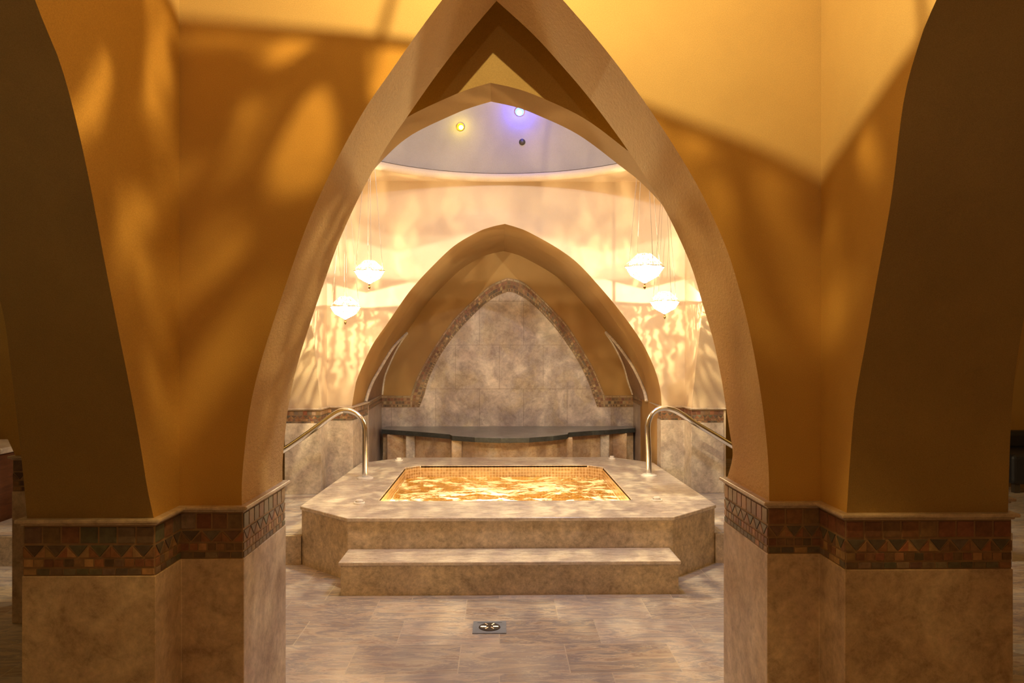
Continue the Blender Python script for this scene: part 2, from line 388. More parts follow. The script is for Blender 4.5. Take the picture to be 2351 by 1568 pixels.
# ------------------------------------------------------------------ tub bay: side walls, far arch wall, niche
XFL = WX(735, FA)[0]; XFR = WX(1589, FA)[0]
XCL = WX(808, FC)[0]; XCR = WX(1519, FC)[0]
fs = [(FA, FCAP), (6.045, .95), (5.98, 1.1), (5.90, 1.3), (5.80, 1.52), (5.68, 1.75), (5.42, 2.06), (5.16, 2.28), (4.87, 2.46)]
fs_m = mirror(fs, 4.87)
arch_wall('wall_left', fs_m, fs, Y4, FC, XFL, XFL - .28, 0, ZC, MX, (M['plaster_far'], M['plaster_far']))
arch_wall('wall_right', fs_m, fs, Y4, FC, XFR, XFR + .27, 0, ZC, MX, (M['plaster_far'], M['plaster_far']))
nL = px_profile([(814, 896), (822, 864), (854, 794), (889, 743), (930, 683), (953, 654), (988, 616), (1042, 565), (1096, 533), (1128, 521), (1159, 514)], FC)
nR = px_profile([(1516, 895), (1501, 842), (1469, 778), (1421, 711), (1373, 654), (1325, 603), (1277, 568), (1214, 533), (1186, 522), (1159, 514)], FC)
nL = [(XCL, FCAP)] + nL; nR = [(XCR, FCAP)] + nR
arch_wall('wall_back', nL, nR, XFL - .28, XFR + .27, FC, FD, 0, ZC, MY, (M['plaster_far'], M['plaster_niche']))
# niche shell behind, a little wider than the arch mouth, then its back wall
nL2 = [(WX(874, NB)[0], .86)] + [(x * 1.02 - .01, z) for x, z in nL[1:]]
nR2 = [(WX(1456, NB)[0], .86)] + [(x * 1.02 + .01, z) for x, z in nR[1:]]
nL2[-1] = nR2[-1] = nL[-1]
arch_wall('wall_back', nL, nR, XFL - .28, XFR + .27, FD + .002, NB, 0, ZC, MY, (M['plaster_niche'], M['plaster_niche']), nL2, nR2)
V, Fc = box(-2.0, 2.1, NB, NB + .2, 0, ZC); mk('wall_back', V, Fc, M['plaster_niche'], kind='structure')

# ------------------------------------------------------------------ ceilings and dome
V, Fc = box(XOL - .3, XOR + .3, -1.45, 3.3, ZC, ZC + .1); mk('ceiling', V, Fc, M['plaster'], kind='structure')
DC = (.02, 4.915); DR = 1.34; DZ = 2.745; DH = .98
def dome():
    V, Fc = [], []; seg = 96
    prof = [(DR + .02, DZ - .03)] + [(DR + .01, DZ + .01), (DR - .03, DZ + .022)]
    prof += [((DR - .03) * math.cos(t), DZ + .022 + DH * math.sin(t)) for t in [i * math.pi / 2 / 20 for i in range(1, 20)]] + [(.002, DZ + .022 + DH)]
    return lathe(prof, seg, (DC[0], DC[1], 0))
V, Fc = dome(); o = mk('ceiling', V, Fc, M['dome'], kind='structure'); smooth_angle(o, 30)
# flat plate around the dome ring
def plate():
    V, Fc = [], []; seg = 96; x0, x1, y0, y1 = XFL, XFR, Y4, FC
    for k in range(seg):
        a = 2 * math.pi * k / seg; c, s = math.cos(a), math.sin(a)
        tx = ((x1 - DC[0]) / c if c > 0 else (x0 - DC[0]) / c) if abs(c) > 1e-6 else 1e9
        ty = ((y1 - DC[1]) / s if s > 0 else (y0 - DC[1]) / s) if abs(s) > 1e-6 else 1e9
        t = min(tx, ty)
        V += [(DC[0] + (DR + .02) * c, DC[1] + (DR + .02) * s, DZ - .03), (DC[0] + t * c, DC[1] + t * s, DZ - .03)]
    Fc = [(2 * k, 2 * k + 1, 2 * ((k + 1) % seg) + 1, 2 * ((k + 1) % seg)) for k in range(seg)]
    return V, Fc
V, Fc = plate(); mk('ceiling', V, Fc, M['plaster_far'], kind='structure')
# raised plaster lip round the dome base
prof = [(DR - .020 + .034 * math.cos(t), DZ - .014 + .034 * math.sin(t)) for t in [i * 2 * math.pi / 12 for i in range(13)]]
V, Fc = lathe(prof, 96, (DC[0], DC[1], 0)); o = mk('trim_1', V, Fc, M['lip'], kind='structure', smooth=True)

# ------------------------------------------------------------------ floors
BX0, BX1, BY0, BY1 = -.80, .88, 4.83, 6.42     # pit for the basin
V, Fc = boxes([(-7, 7, -1.6, BY0, -.1, 0), (-7, BX0, BY0, BY1, -.1, 0), (BX1, 7, BY0, BY1, -.1, 0), (-7, 7, BY1, 9.4, -.1, 0)])
mk('floor', V, Fc, M['floor'], kind='structure')
TL, TR = WX(693, 4.71)[0], WX(1640, 4.72)[0]
V, Fc = boxes([(-3.3, TL, 4.72, NB, 0, PL), (TR, 3.2, 4.72, NB, 0, PL), (TL, TR, 6.9, NB, 0, PL)])
o = mk('floor', V, Fc, M['floor'], kind='structure')
# nosing of the raised floor
for i, (a, b) in enumerate(((-3.3, TL - .002), (TR + .002, 3.2))):
    V, Fc = box(a, b, 4.70, 4.72, 0, PL - .004); mk('trim_%d' % (2 + i), V, Fc, M['tub_side'], kind='structure')

# ------------------------------------------------------------------ wainscot: stone panels, tile bands, cap mouldings
TC = {'red': (.17, .055, .035), 'brown': (.15, .085, .05), 'dark': (.07, .05, .045), 'green': (.06, .085, .07), 'blue': (.05, .065, .075), 'tan': (.34, .20, .10), 'grey': (.16, .13, .11), 'cream': (.42, .32, .20), 'rust': (.24, .09, .04)}
def jit(c, a=.25):
    k = 1 + random.uniform(-a, a); c = tuple(v * .72 + g * .28 for v, g in zip(c, (.30, .20, .13))); return tuple(v * k * (1 + random.uniform(-.08, .08)) for v in c)
def tile_mesh(name, cells, parent, mapf, th=.003):
    """cells: list of (polygon in (s,t), colour); mapf(s,t,d) -> xyz"""
    V, Fc, C = [], [], []
    for poly, c in cells:
        n = len(poly); k = len(V); cx = sum(p[0] for p in poly) / n; cy = sum(p[1] for p in poly) / n
        for s, t in poly: V.append(mapf(s, t, .0005))
        for s, t in poly: V.append(mapf(cx + (s - cx) * .95, cy + (t - cy) * .95, th))
        Fc.append(tuple(range(k + n, k + 2 * n)))
        Fc += [(k + i, k + (i + 1) % n, k + n + (i + 1) % n, k + n + i) for i in range(n)]
        C += [c] * (n + 1)
    me = bpy.data.meshes.new(name); me.from_pydata([tuple(v) for v in V], [], Fc)
    at = me.color_attributes.new('tilecol', 'FLOAT_COLOR', 'CORNER')
    for p, c in zip(me.polygons, C):
        for li in p.loop_indices: at.data[li].color = (*c, 1)
    me.materials.append(M['tiles'])
    o = bpy.data.objects.new(name, me); COL.objects.link(o); o.parent = parent; return o
def band_cells(L, h, palette=0):
    """pattern: row of big squares, zig-zag, small squares, thin strip; t runs down from 0 to h"""
    cells = []; g = .05 * h * .35
    def row(t0, t1, w, cols, gap):
        n = max(1, round(L / w)); w = L / n
        for i in range(n): cells.append(([(i * w + gap, t1 - gap), ((i + 1) * w - gap, t1 - gap), ((i + 1) * w - gap, t0 + gap), (i * w + gap, t0 + gap)], jit(TC[random.choice(cols)])))
    sq = [['red', 'brown', 'red', 'rust'], ['brown', 'grey', 'dark', 'red', 'green'], ['tan', 'cream', 'grey', 'rust']][palette]
    row(.02 * h, .37 * h, .37 * h, sq, g)
    t0, t1 = .39 * h, .64 * h; w = .44 * h; n = max(1, round(L / w)); w = L / n; gg = g
    for i in range(n):
        x = i * w
        cells.append(([(x + gg * 1.6, t0 + gg * .6), (x + w / 2, t1 - gg * 1.2), (x + w - gg * 1.6, t0 + gg * .6)][::-1], jit(TC[random.choice(['blue', 'green', 'dark'])])))
        cells.append(([(x, t0 + gg * 2), (x + w / 2 - gg, t1 - gg * .4), (x, t1 - gg * .4)], jit(TC[random.choice(['tan', 'rust', 'brown'])], .15)))
        cells.append(([(x + w, t0 + gg * 2), (x + w, t1 - gg * .4), (x + w / 2 + gg, t1 - gg * .4)], jit(TC[random.choice(['tan', 'rust', 'brown'])], .15)))
    row(.66 * h, .83 * h, .2 * h, ['rust', 'red', 'brown', 'tan', 'dark'], g * .7)
    row(.85 * h, .985 * h, .26 * h, ['green', 'grey', 'dark', 'blue', 'tan'], g * .6)
    return cells
TN = [3]
def wainscot(name, poly, z0, cap, bh, mat, palette=0, faces=None, proud=.010, rim=.02):
    """poly: footprint; adds panel slab up to band, grout core, tiles on listed edges and a cap moulding"""
    P = offset_poly(poly, proud); base = [p for p in P]
    V, Fc = prism(base, z0, cap - rim - bh); o = mk(name, V, Fc, mat, kind='structure'); bevel(o, .002, 1)
    V, Fc = prism(offset_poly(poly, proud - .004), cap - rim - bh, cap - rim); core = mk('band_backing', V, Fc, M['grout'], o)
    n = len(P)
    for i in range(n):
        if faces is not None and i not in faces: continue
        a = Vector(offset_poly(poly, proud - .004)[i]); b = Vector(offset_poly(poly, proud - .004)[(i + 1) % n]); L = (b - a).length
        if L < .02: continue
        d = (b - a) / L; nn = Vector((d.y, -d.x)); zt = cap - rim
        def mp(s, t, dd, a=a, d=d, nn=nn, zt=zt):
            q = a + d * s + nn * dd; return (q.x, q.y, zt - t)
        tile_mesh('tile_band', [(c[0][::-1], c[1]) for c in band_cells(L, bh, palette)], o, mp)
    # cap moulding, two steps
    v1 = prism(offset_poly(poly, proud + .004), cap - rim, cap - rim * .55); v2 = prism(offset_poly(poly, proud + .015), cap - rim * .62, cap)
    V, Fc = join(v1, v2); c = mk('cap_moulding', V, Fc, M['cap'], o); bevel(c, .004, 2)
    return o
pl = [(XOL, YA), (XBL, YA), (XBL, YC), (XDL, YC), (XDL, YD), (XOL, YD)]
pr = [(XDR, YC), (XBR, YC), (XBR, YA), (XOR, YA), (XOR, YD), (XDR, YD)]
wainscot('trim_4', pl, 0, CAP, .152, M['marble_near'], 1)
wainscot('trim_5', pr, 0, CAP + .008, .152, M['marble_near'], 0)
# far piers
fl = [(XFL - .27, FA), (XFL, FA), (XFL, FC), (XCL, FC), (WX(843, FD)[0], FD), (XFL - .27, FD)]
fr = [(XCR, FC), (XFR, FC), (XFR, FA), (XFR + .245, FA), (XFR + .245, FD), (WX(1495, FD)[0], FD)]
wainscot('trim_6', fl, PL, FCAP, .10, M['marble_far'], 2, proud=.008, rim=.018)
wainscot('trim_7', fr, PL, FCAP, .10, M['marble_far'], 0, proud=.008, rim=.018)

# ------------------------------------------------------------------ niche back wall: stone field, mosaic arch, stone dado, side panels
XNL, XNR = WX(874, NB)[0], WX(1456, NB)[0]
bo_l = [W(x, y, NB) for x, y in [(942, 910), (960, 861), (994, 802), (1030, 749), (1053, 721), (1101, 676), (1129, 653), (1164, 638)]]
bi_l = [W(x, y, NB) for x, y in [(975, 905), (986, 867), (1011, 816), (1047, 766), (1089, 721), (1115, 697), (1141, 680), (1166, 670)]]
bo_r = [W(x, y, NB) for x, y in [(1389, 910), (1367, 855), (1341, 807), (1309, 756), (1285, 727), (1258, 699), (1214, 657), (1190, 643), (1164, 638)]]
bi_r = [W(x, y, NB) for x, y in [(1360, 905), (1354, 887), (1329, 833), (1287, 769), (1246, 721), (1214, 692), (1182, 673), (1166, 670)]]
zb = W(1160, 935, NB)[1]; zt_ = W(1160, 908, NB)[1]
# stone field
fieldp = spline(bi_l, 5) + spline(bi_r, 5)[::-1][1:]
fp = [(W(963, 935, NB)[0], zb)] + fieldp + [(W(1371, 935, NB)[0], zb)]
def slab_xz(poly, y0, y1):
    n = len(poly); V = [(x, y0, z) for x, z in poly] + [(x, y1, z) for x, z in poly]
    return V, [tuple(range(n)), tuple(range(2 * n - 1, n - 1, -1))] + [(i, (i + 1) % n, n + (i + 1) % n, n + i) for i in range(n)]
def nstone():
    n, base, rough = stone('niche_stone_slabs', [(.28, .22, .18), (.40, .33, .27), (.36, .31, .31), (.52, .45, .42), (.44, .36, .37)], 3.0, grain=.2, rough=.35)
    br = grid_mask(n, (1, 1, 1), .46, .46, .003, rot=(math.pi / 2, 0, 0), off=.45)
    col = n.mix(.18, base, br.outputs['Color'], 'SOFT_LIGHT'); col = n.mix(n.a('Math', _operation='MULTIPLY', i0=br.outputs['Fac'], i1=.45).outputs[0], col, (.16, .12, .09))
    return n.done(n.bsdf(col, rough, n.bump(n.noise(n.co(), 25, 3), .05, .004)))
M['niche_slabs'] = nstone()
V, Fc = slab_xz(fp, NB - .012, NB); mk('trim_8', V, Fc, M['niche_slabs'], kind='structure')
V, Fc = box(XNL, XNR, NB - .014, NB, PL, zb); mk('trim_9', V, Fc, M['niche_slabs'], kind='structure')
# dado on the niche cheeks
for i, (xa, xb, s) in enumerate(((WX(843, FD)[0], XNL, 1), (WX(1495, FD)[0], XNR, -1))):
    e = .012 * s
    V = [(xa, FD, PL), (xb, NB, PL), (xb + e, NB, PL), (xa + e, FD, PL), (xa, FD, FCAP), (xb, NB, .86), (xb + e, NB, .86), (xa + e, FD, FCAP)]
    Fc = [(0, 1, 2, 3), (4, 5, 6, 7), (0, 1, 5, 4), (1, 2, 6, 5), (2, 3, 7, 6), (3, 0, 4, 7)]
    TRIM = mk('trim_%d' % (10 + i), V, Fc, M['niche_stone'], kind='structure')
    n_ = Vector((s, 0, 0)); a_ = Vector((xa + e, FD)); b_ = Vector((xb + e, NB)); L_ = (b_ - a_).length
    tile_mesh('tile_band', [(c[0] if s < 0 else c[0][::-1], c[1]) for c in band_cells(L_, .075, 2)], TRIM, lambda u, t, d, a_=a_, b_=b_, L_=L_, s=s: (a_.x + (b_.x - a_.x) * u / L_ + s * d, a_.y + (b_.y - a_.y) * u / L_, .855 - t))
# mosaic strip following the arch
def strip_cells_along(outer, inner, rows, w):
    """outer / inner polylines resampled equally -> cells in a (s,t) grid mapped onto the wall plane"""
    def resample(p, m):
        d = [0]
        for a, b in zip(p, p[1:]): d.append(d[-1] + (Vector(b) - Vector(a)).length)
        out = []
        for i in range(m + 1):
            L = d[-1] * i / m; j = 0
            while j < len(d) - 2 and d[j + 1] < L: j += 1
            t = (L - d[j]) / max(1e-9, d[j + 1] - d[j]); out.append(Vector(p[j]).lerp(Vector(p[j + 1]), t))
        return out, d[-1]
    _, L = resample(outer, 4); cells = []
    for t0, t1, cw, cols in rows:
        m = max(1, round(L / cw)); A, _ = resample(outer, m); B, _ = resample(inner, m)
        for i in range(m):
            q = [A[i].lerp(B[i], t0), A[i + 1].lerp(B[i + 1], t0), A[i + 1].lerp(B[i + 1], t1), A[i].lerp(B[i], t1)]
            c = sum(q, Vector((0, 0))) / 4
            cells.append(([tuple(c + (v - c) * .86) for v in q], jit(TC[random.choice(cols)])))
    return cells
mrows = [(.04, .16, .07, ['cream']), (.2, .44, .034, ['rust', 'brown', 'tan', 'red']), (.47, .72, .03, ['dark', 'brown', 'cream', 'red', 'tan']), (.77, .95, .014, ['dark', 'cream', 'brown'])]
V, Fc = slab_xz([(W(942, 935, NB)[0], zb)] + spline(bo_l, 5) + spline(bo_r, 5)[::-1][1:] + [(W(1389, 935, NB)[0], zb)], NB - .006, NB)
mos = mk('trim_12', V, Fc, M['grout'], kind='structure')
# cut visually: the stone field stands proud of this backing
mpb = lambda s, t, d: (s, NB - .007 - d, t)
for o_, i_, bx, bix in ((bo_l, bi_l, 942, 963), (bo_r, bi_r, 1389, 1371)):
    ol = [(W(bx, 935, NB)[0], zb)] + spline(o_, 4); il = [(W(bix, 935, NB)[0], zb)] + spline(i_, 4)
    tile_mesh('mosaic_strip', strip_cells_along(ol, il, mrows, .03), mos, mpb)
for x0, x1, nm in ((XNL, W(942, 935, NB)[0], 'l'), (W(1389, 935, NB)[0], XNR, 'r')):
    V, Fc = box(x0, x1, NB - .008, NB, zb, zt_); b_ = mk('trim_%d' % (13 if nm == 'l' else 14), V, Fc, M['grout'], kind='structure')
    tile_mesh('mosaic_strip', strip_cells_along([(x0, zt_), (x1, zt_)], [(x0, zb), (x1, zb)], mrows, .03), b_, lambda s, t, d: (s, NB - .0085 - d, t))
# pointed side panels on the soffit of the niche arch, with pale stone edging
def side_panel(prof, prof2, k, sgn, num):
    """follows the inner arch surface from FD back to the niche wall, tapering upward to a point"""
    pts = spline(prof, 5); pts2 = spline(prof2, 5); zmax = pts[0][1] + .66
    sel = [(p, q) for p, q in zip(pts, pts2) if p[1] <= zmax]
    V, Fc = [], []; edge1, edge2 = [], []
    for i, (p, q) in enumerate(sel):
        f = i / (len(sel) - 1); f = f ** 1.5
        ya = FD + .02; yb = NB - .01
        t0 = f * .98   # front edge runs back to meet the rear edge at the tip
        for t in (t0, 1.0):
            x = p[0] * (1 - t) + q[0] * t; z = p[1] * (1 - t) + q[1] * t; y = ya * (1 - t) + yb * t
            V.append((x + sgn * .010, y, z))
        edge1.append(V[-2]); edge2.append(V[-1])
    for i in range(len(sel) - 1): Fc.append((2 * i, 2 * i + 1, 2 * i + 3, 2 * i + 2))
    o = mk('trim_%d' % num, V, Fc, M['panel_brown'], kind='structure')
    s = o.modifiers.new('solid', 'SOLIDIFY'); s.thickness = .008; s.offset = 0
    for e in (edge1, edge2):
        v, f = tube([(a[0] + sgn * .004, a[1], a[2]) for a in e], .015, 8); mk('edging', v, f, M['edging'], o)
side_panel(nL, nL2, 0, 1, 15); side_panel(nR, nR2, 0, -1, 16)

# ------------------------------------------------------------------ side rooms
wl = [(W(35, 1043, 3.72)[0], CAP), (-2.40, .95), (-2.52, 1.25), (-2.75, 1.65), (-3.05, 2.0), (-3.45, 2.3)]
arch_wall('wall_left_room', mirror(wl, -3.45), wl, -4.6, XOL - .0, 3.72, 4.15, 0, 2.9, MY, (M['plaster'], M['plaster']))
wr = [(W(2308, 1106, 2.65)[0], CAP), (1.765, .9), (1.80, 1.15), (1.90, 1.5), (2.1, 1.85), (2.4, 2.1), (2.8, 2.3)]
arch_wall('wall_right_room', wr, mirror(wr, 2.8), XOR - .0, 3.9, 2.65, 3.05, 0, 2.9, MY, (M['plaster'], M['plaster']))
wainscot('trim_17', [(wl[0][0], 3.72), (XOL - .02, 3.72), (XOL - .02, 4.15), (wl[0][0], 4.15)], 0, CAP, .152, M['marble_near'], 1)
wainscot('trim_18', [(XOR + .03, 2.65), (wr[0][0], 2.65), (wr[0][0], 3.05), (XOR + .03, 3.05)], 0, CAP - .01, .152, M['marble_near'], 0)
for nm, b in (('wall_left_room', (-7.1, -7, -1.6, 9.4, 0, 2.9)), ('wall_right_room', (7, 7.1, -1.6, 9.4, 0, 2.9)), ('wall_back', (-7, -2.0, 9.2, 9.4, 0, 2.9)), ('wall_back', (2.1, 7, 9.2, 9.4, 0, 2.9)),
              ('wall_behind_camera', (-7, 7, -1.6, -1.45, 0, ZC))):
    V, Fc = box(*b); mk(nm, V, Fc, M['plaster'], kind='structure')
V, Fc = boxes([(-7, XOL, -1.6, 9.4, 2.9, 3.0), (XOR, 7, -1.6, 9.4, 2.9, 3.0)]); mk('ceiling', V, Fc, M['plaster'], kind='structure')

def cabinet():
    t = thing('wooden_cabinet', 'low dark brown wooden cabinet seen past the left edge of the left pier', 'cabinet', (-4.35, 5.75, 0))
    V, Fc = box(-.8, .78, -.25, .25, .06, .58); b = mk('body', V, Fc, M['wood'], t); bevel(b, .008)
    V, Fc = box(-.84, .82, -.29, .28, .58, .625); b = mk('top', V, Fc, M['cap'], t); bevel(b, .01)
    V, Fc = box(-.78, .76, -.22, .23, 0, .06); mk('plinth', V, Fc, M['dark'], t)
    for k in range(3):
        V, Fc = box(-.78 + k * .52, -.28 + k * .52, -.268, -.25, .09, .55); d = mk('door', V, Fc, M['wood'], t); bevel(d, .005)
        v, f = tube([(-.33 + k * .52, -.275, .30), (-.33 + k * .52, -.30, .31), (-.33 + k * .52, -.30, .39), (-.33 + k * .52, -.275, .40)], .006, 8); mk('handle', v, f, M['brass'], d)
cabinet()
def sofa():
    t = thing('black_bench', 'black upholstered bench at the right edge of the photo beyond the right pier', 'bench', (5.35, 7.25, 0))
    V, Fc = box(-.62, .75, -.3, .35, .08, .36); b = mk('seat', V, Fc, M['black'], t); bevel(b, .04, 3)
    V, Fc = box(-.62, .75, .22, .40, .34, .52); b = mk('backrest', V, Fc, M['black'], t); bevel(b, .04, 3)
    for x in (-.55, .68):
        for y in (-.24, .3):
            V, Fc = box(x - .025, x + .025, y - .025, y + .025, 0, .09); mk('leg', V, Fc, M['dark'], t)
sofa()

# ------------------------------------------------------------------ hot tub
ZT = .36
def tub():
    t = thing('hot_tub', 'raised octagonal travertine hot tub with glowing bubbling water, centre of the bay', 'hot tub', (0, 0, 0))
    fl_, fr_ = WX(798, 4.375)[0], WX(1545, 4.375)[0]
    out = [(fl_, 4.375), (fr_, 4.375), (TR, 4.715), (min(TR, XCR - .035), 6.50), (WX(1405, 6.85)[0], 6.85), (WX(925, 6.85)[0], 6.85), (max(TL, XCL + .04), 6.52), (TL, 4.71)]
    inn = [(BX0 + .06, BY0 + .03), (BX1 - .06, BY0 + .03), (BX1 - .03, BY0 + .06), (BX1 - .03, BY1 - .16), (BX1 - .14, BY1 - .05), (BX0 + .14, BY1 - .05), (BX0 + .03, BY1 - .16), (BX0 + .03, BY0 + .06)]
    # ring slab: outer polygon, inner polygon with the same corner count
    def ring(o_, i_, z0, z1):
        n = len(o_); V = [(x, y, z1) for x, y in o_] + [(x, y, z1) for x, y in i_] + [(x, y, z0) for x, y in o_] + [(x, y, z0) for x, y in i_]; Fc = []
        for k in range(n):
            m = (k + 1) % n
            Fc += [(k, m, n + m, n + k), (2 * n + k, 3 * n + k, 3 * n + m, 2 * n + m), (k, 2 * n + k, 2 * n + m, m), (n + k, n + m, 3 * n + m, 3 * n + k)]
        return V, Fc
    i8 = [inn[0], inn[1], inn[2], inn[3], inn[4], inn[5], inn[6], inn[7]]
    V, Fc = ring(offset_poly(out, .010), i8, ZT - .022, ZT); r = mk('rim_slab', V, Fc, M['tub_top'], t); bevel(r, .006, 3)
    # carcass: side panels and basin
    V, Fc = ring(out, offset_poly(i8, .05), 0.0, ZT - .022); mk('side_panel', V, Fc, M['tub_side'], t)
    # basin: walls + bottom with UV in metres
    zb_ = -.55; n = len(i8); V, Fc, UV = [], [], []; s = 0
    for k in range(n):
        a, b = i8[k], i8[(k + 1) % n]; L = math.dist(a, b); j = len(V)
        V += [(a[0], a[1], zb_), (b[0], b[1], zb_), (b[0], b[1], ZT - .004), (a[0], a[1], ZT - .004)]; Fc.append((j, j + 1, j + 2, j + 3))
        UV += [(s, zb_), (s + L, zb_), (s + L, ZT), (s, ZT)]; s += L
    j = len(V); V += [(x, y, zb_) for x, y in i8]; Fc.append(tuple(range(j, j + n))); UV += i8
    o = mk('basin', V, Fc, M['basin'], t, recalc=False); uv = o.data.uv_layers.new(name='UVMap')
    for i_, l in enumerate(o.data.loops): uv.data[i_].uv = UV[l.vertex_index]
    # underwater lamps low on the front wall
    for x in (-.20, .33, .62, -.58):
        big = abs(x) < .5
        v, f = lathe([(0, .0), (.05, .0), (.055, .006)], 20); v = [(p[0] + x, BY0 + .034 + p[2] + .001, p[1] + .03) for p in v]
        l = mk('underwater_lamp', v, f, M['underwater_lamp'], t)
        ld = bpy.data.lights.new('underwater_light', 'POINT'); ld.energy = UW if big else UW * .25; ld.color = (1, .94, .76); ld.shadow_soft_size = .05
        lo = bpy.data.objects.new('underwater_light', ld); COL.objects.link(lo); lo.location = (x, BY0 + .12, .17)
    return i8
UW = 115
inner = tub()
# water surface (its own thing)
def water():
    x0, x1, y0, y1 = BX0 + .02, BX1 - .02, BY0 + .02, BY1 - .02; nx, ny = 180, 170; zw = .262
    from mathutils import noise as nz
    V = []; Fc = []; idx = {}
    poly = offset_poly(inner, -.001)
    def inside(x, y):
        for i in range(len(poly)):
            a, b = poly[i], poly[(i + 1) % len(poly)]
            if (b[0] - a[0]) * (y - a[1]) - (b[1] - a[1]) * (x - a[0]) < -1e-6: return False
        return True
    def clampin(x, y):
        for _ in range(3):
            for i in range(len(poly)):
                a, b = Vector(poly[i]), Vector(poly[(i + 1) % len(poly)]); d = (b - a).normalized(); nn = Vector((-d.y, d.x))
                k = nn.dot(Vector((x, y)) - a)
                if k < 0: x -= nn.x * k; y -= nn.y * k
        return x, y
    for j in range(ny + 1):
        for i in range(nx + 1):
            x = x0 + (x1 - x0) * i / nx; y = y0 + (y1 - y0) * j / ny; x, y = clampin(x, y)
            h = nz.fractal(Vector((x * 5, y * 7, .3)), .8, 2.1, 4) * .011 + nz.noise(Vector((x * 22, y * 26, 2))) * .0035
            for (bx, by) in ((-.2, 5.6), (.45, 5.65), (.1, 5.15)):
                h += .012 * math.exp(-((x - bx) ** 2 + (y - by) ** 2) / .03) * (1 + nz.noise(Vector((x * 30, y * 30, 1))))
            V.append((x, y, zw + h))
    for j in range(ny):
        for i in range(nx):
            a = j * (nx + 1) + i; Fc.append((a, a + 1, a + nx + 2, a + nx + 1))
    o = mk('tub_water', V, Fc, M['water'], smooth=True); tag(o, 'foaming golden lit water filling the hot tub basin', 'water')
water()

# front step
def step():
    x0, x1 = WX(776, 4.09)[0], WX(1564, 4.09)[0]
    t = thing('front_step', 'long beige travertine step on the floor in front of the hot tub', 'step', (0, 0, 0))
    V, Fc = box(x0 + .012, x1 - .012, 4.102, 4.368, 0, .162); mk('riser_block', V, Fc, M['tub_side'], t)
    V, Fc = box(x0, x1, 4.09, 4.37, .162, .182); o = mk('tread', V, Fc, M['tub_top'], t); bevel(o, .006, 3)
step()

# rim buttons
def button(px, py, label, k):
    Yb = (ZT - CAMZ) * 0; Y = (CAMZ - ZT) * F / (py - HOR); x, _ = WX(px, Y)
    t = thing('air_button', label, 'button', (x, Y, ZT), 'round buttons on the tub rim')
    s = k
    v, f = lathe([(0, .0), (.034 * s, .0), (.036 * s, .006), (.033 * s, .011), (.026 * s, .012)], 24); mk('base_ring', v, f, M['white'], t, smooth=False)
    v, f = lathe([(.022 * s, .010), (.022 * s, .021), (.018 * s, .026), (0, .027)], 24); mk('push_knob', v, f, M['white'], t)
button(825, 1155, 'small round button on the front left corner of the tub rim', 1)
button(1508, 1151, 'small round button on the front right corner of the tub rim', 1)
button(916, 1057, 'small round button on the back left corner of the tub rim', 1)
button(1405, 1054, 'small round button on the back right corner of the tub rim', .9)

# handrails
def handrail(post, side, pts, label):
    Y = (CAMZ - ZT) * F / (post[1] - HOR); x0, _ = WX(post[0], Y)
    t = thing('handrail', label, 'handrail', (x0, Y, ZT), 'curved steel handrails beside the hot tub')
    P = [W(x, y, Y) for x, y in pts]
    path = [(0, 0, 0)] + [(p[0] - x0, 0, p[1] - ZT) for p in P]
    ex = path[-1]; s = -1 if side == 'l' else 1
    end = [(ex[0] + s * .20, 0, ex[2] - .12), (ex[0] + s * .27, 0, ex[2] - .19), (ex[0] + s * .28, 0, ex[2] - .28), (ex[0] + s * .28, 0, PL - ZT)]
    path = path + end
    v, f = tube(spline(path, 8), .0215, 16); mk('rail_tube', v, f, M['chrome'], t, smooth=True)
    for p in ((0, 0, 0), end[-1]):
        v, f = lathe([(.0, 0), (.062, 0), (.062, .006), (.05, .012), (.0225, .014)], 28, p); mk('floor_flange', v, f, M['white'], t)
handrail((838, 1097), 'l', [(838, 1040), (838, 1000), (837, 980), (831, 963), (819, 950), (803, 943), (785, 943), (765, 953), (735, 975), (695, 1004), (655, 1031)],
         'curved steel handrail on the left side of the tub rim')
handrail((1490, 1093), 'r', [(1489, 1035), (1487, 990), (1488, 972), (1495, 953), (1508, 941), (1525, 937), (1543, 940), (1562, 949), (1600, 974), (1640, 998), (1678, 1021)],
         'curved steel handrail on the right side of the tub rim')

# floor drain
def drain():
    x, _ = WX(1124, 3.61); t = thing('floor_drain', 'square steel drain cover set in the floor before the front step', 'drain', (x, 3.615, 0))
    h = .079
    V, Fc = boxes([(-h, h, -h, -h + .02, 0, .004), (-h, h, h - .02, h, 0, .004), (-h, -h + .02, -h + .02, h - .02, 0, .004), (h - .02, h, -h + .02, h - .02, 0, .004)]); mk('frame', V, Fc, M['drain'], t)
    V, Fc = box(-h + .02, h - .02, -h + .02, h - .02, 0, .0025); mk('cover_plate', V, Fc, M['drain'], t)
    v, f = lathe([(.0, .006), (.03, .006), (.05, .0055), (.052, .002)], 28); mk('grate', v, f, M['dark'], t)
    for k in range(6):
        a = k * math.pi / 3; v, f = tube([(.016 * math.cos(a), .016 * math.sin(a), .006), (.042 * math.cos(a), .042 * math.sin(a), .006)], .004, 8); mk('rib', v, f, M['chrome'], t)
drain()

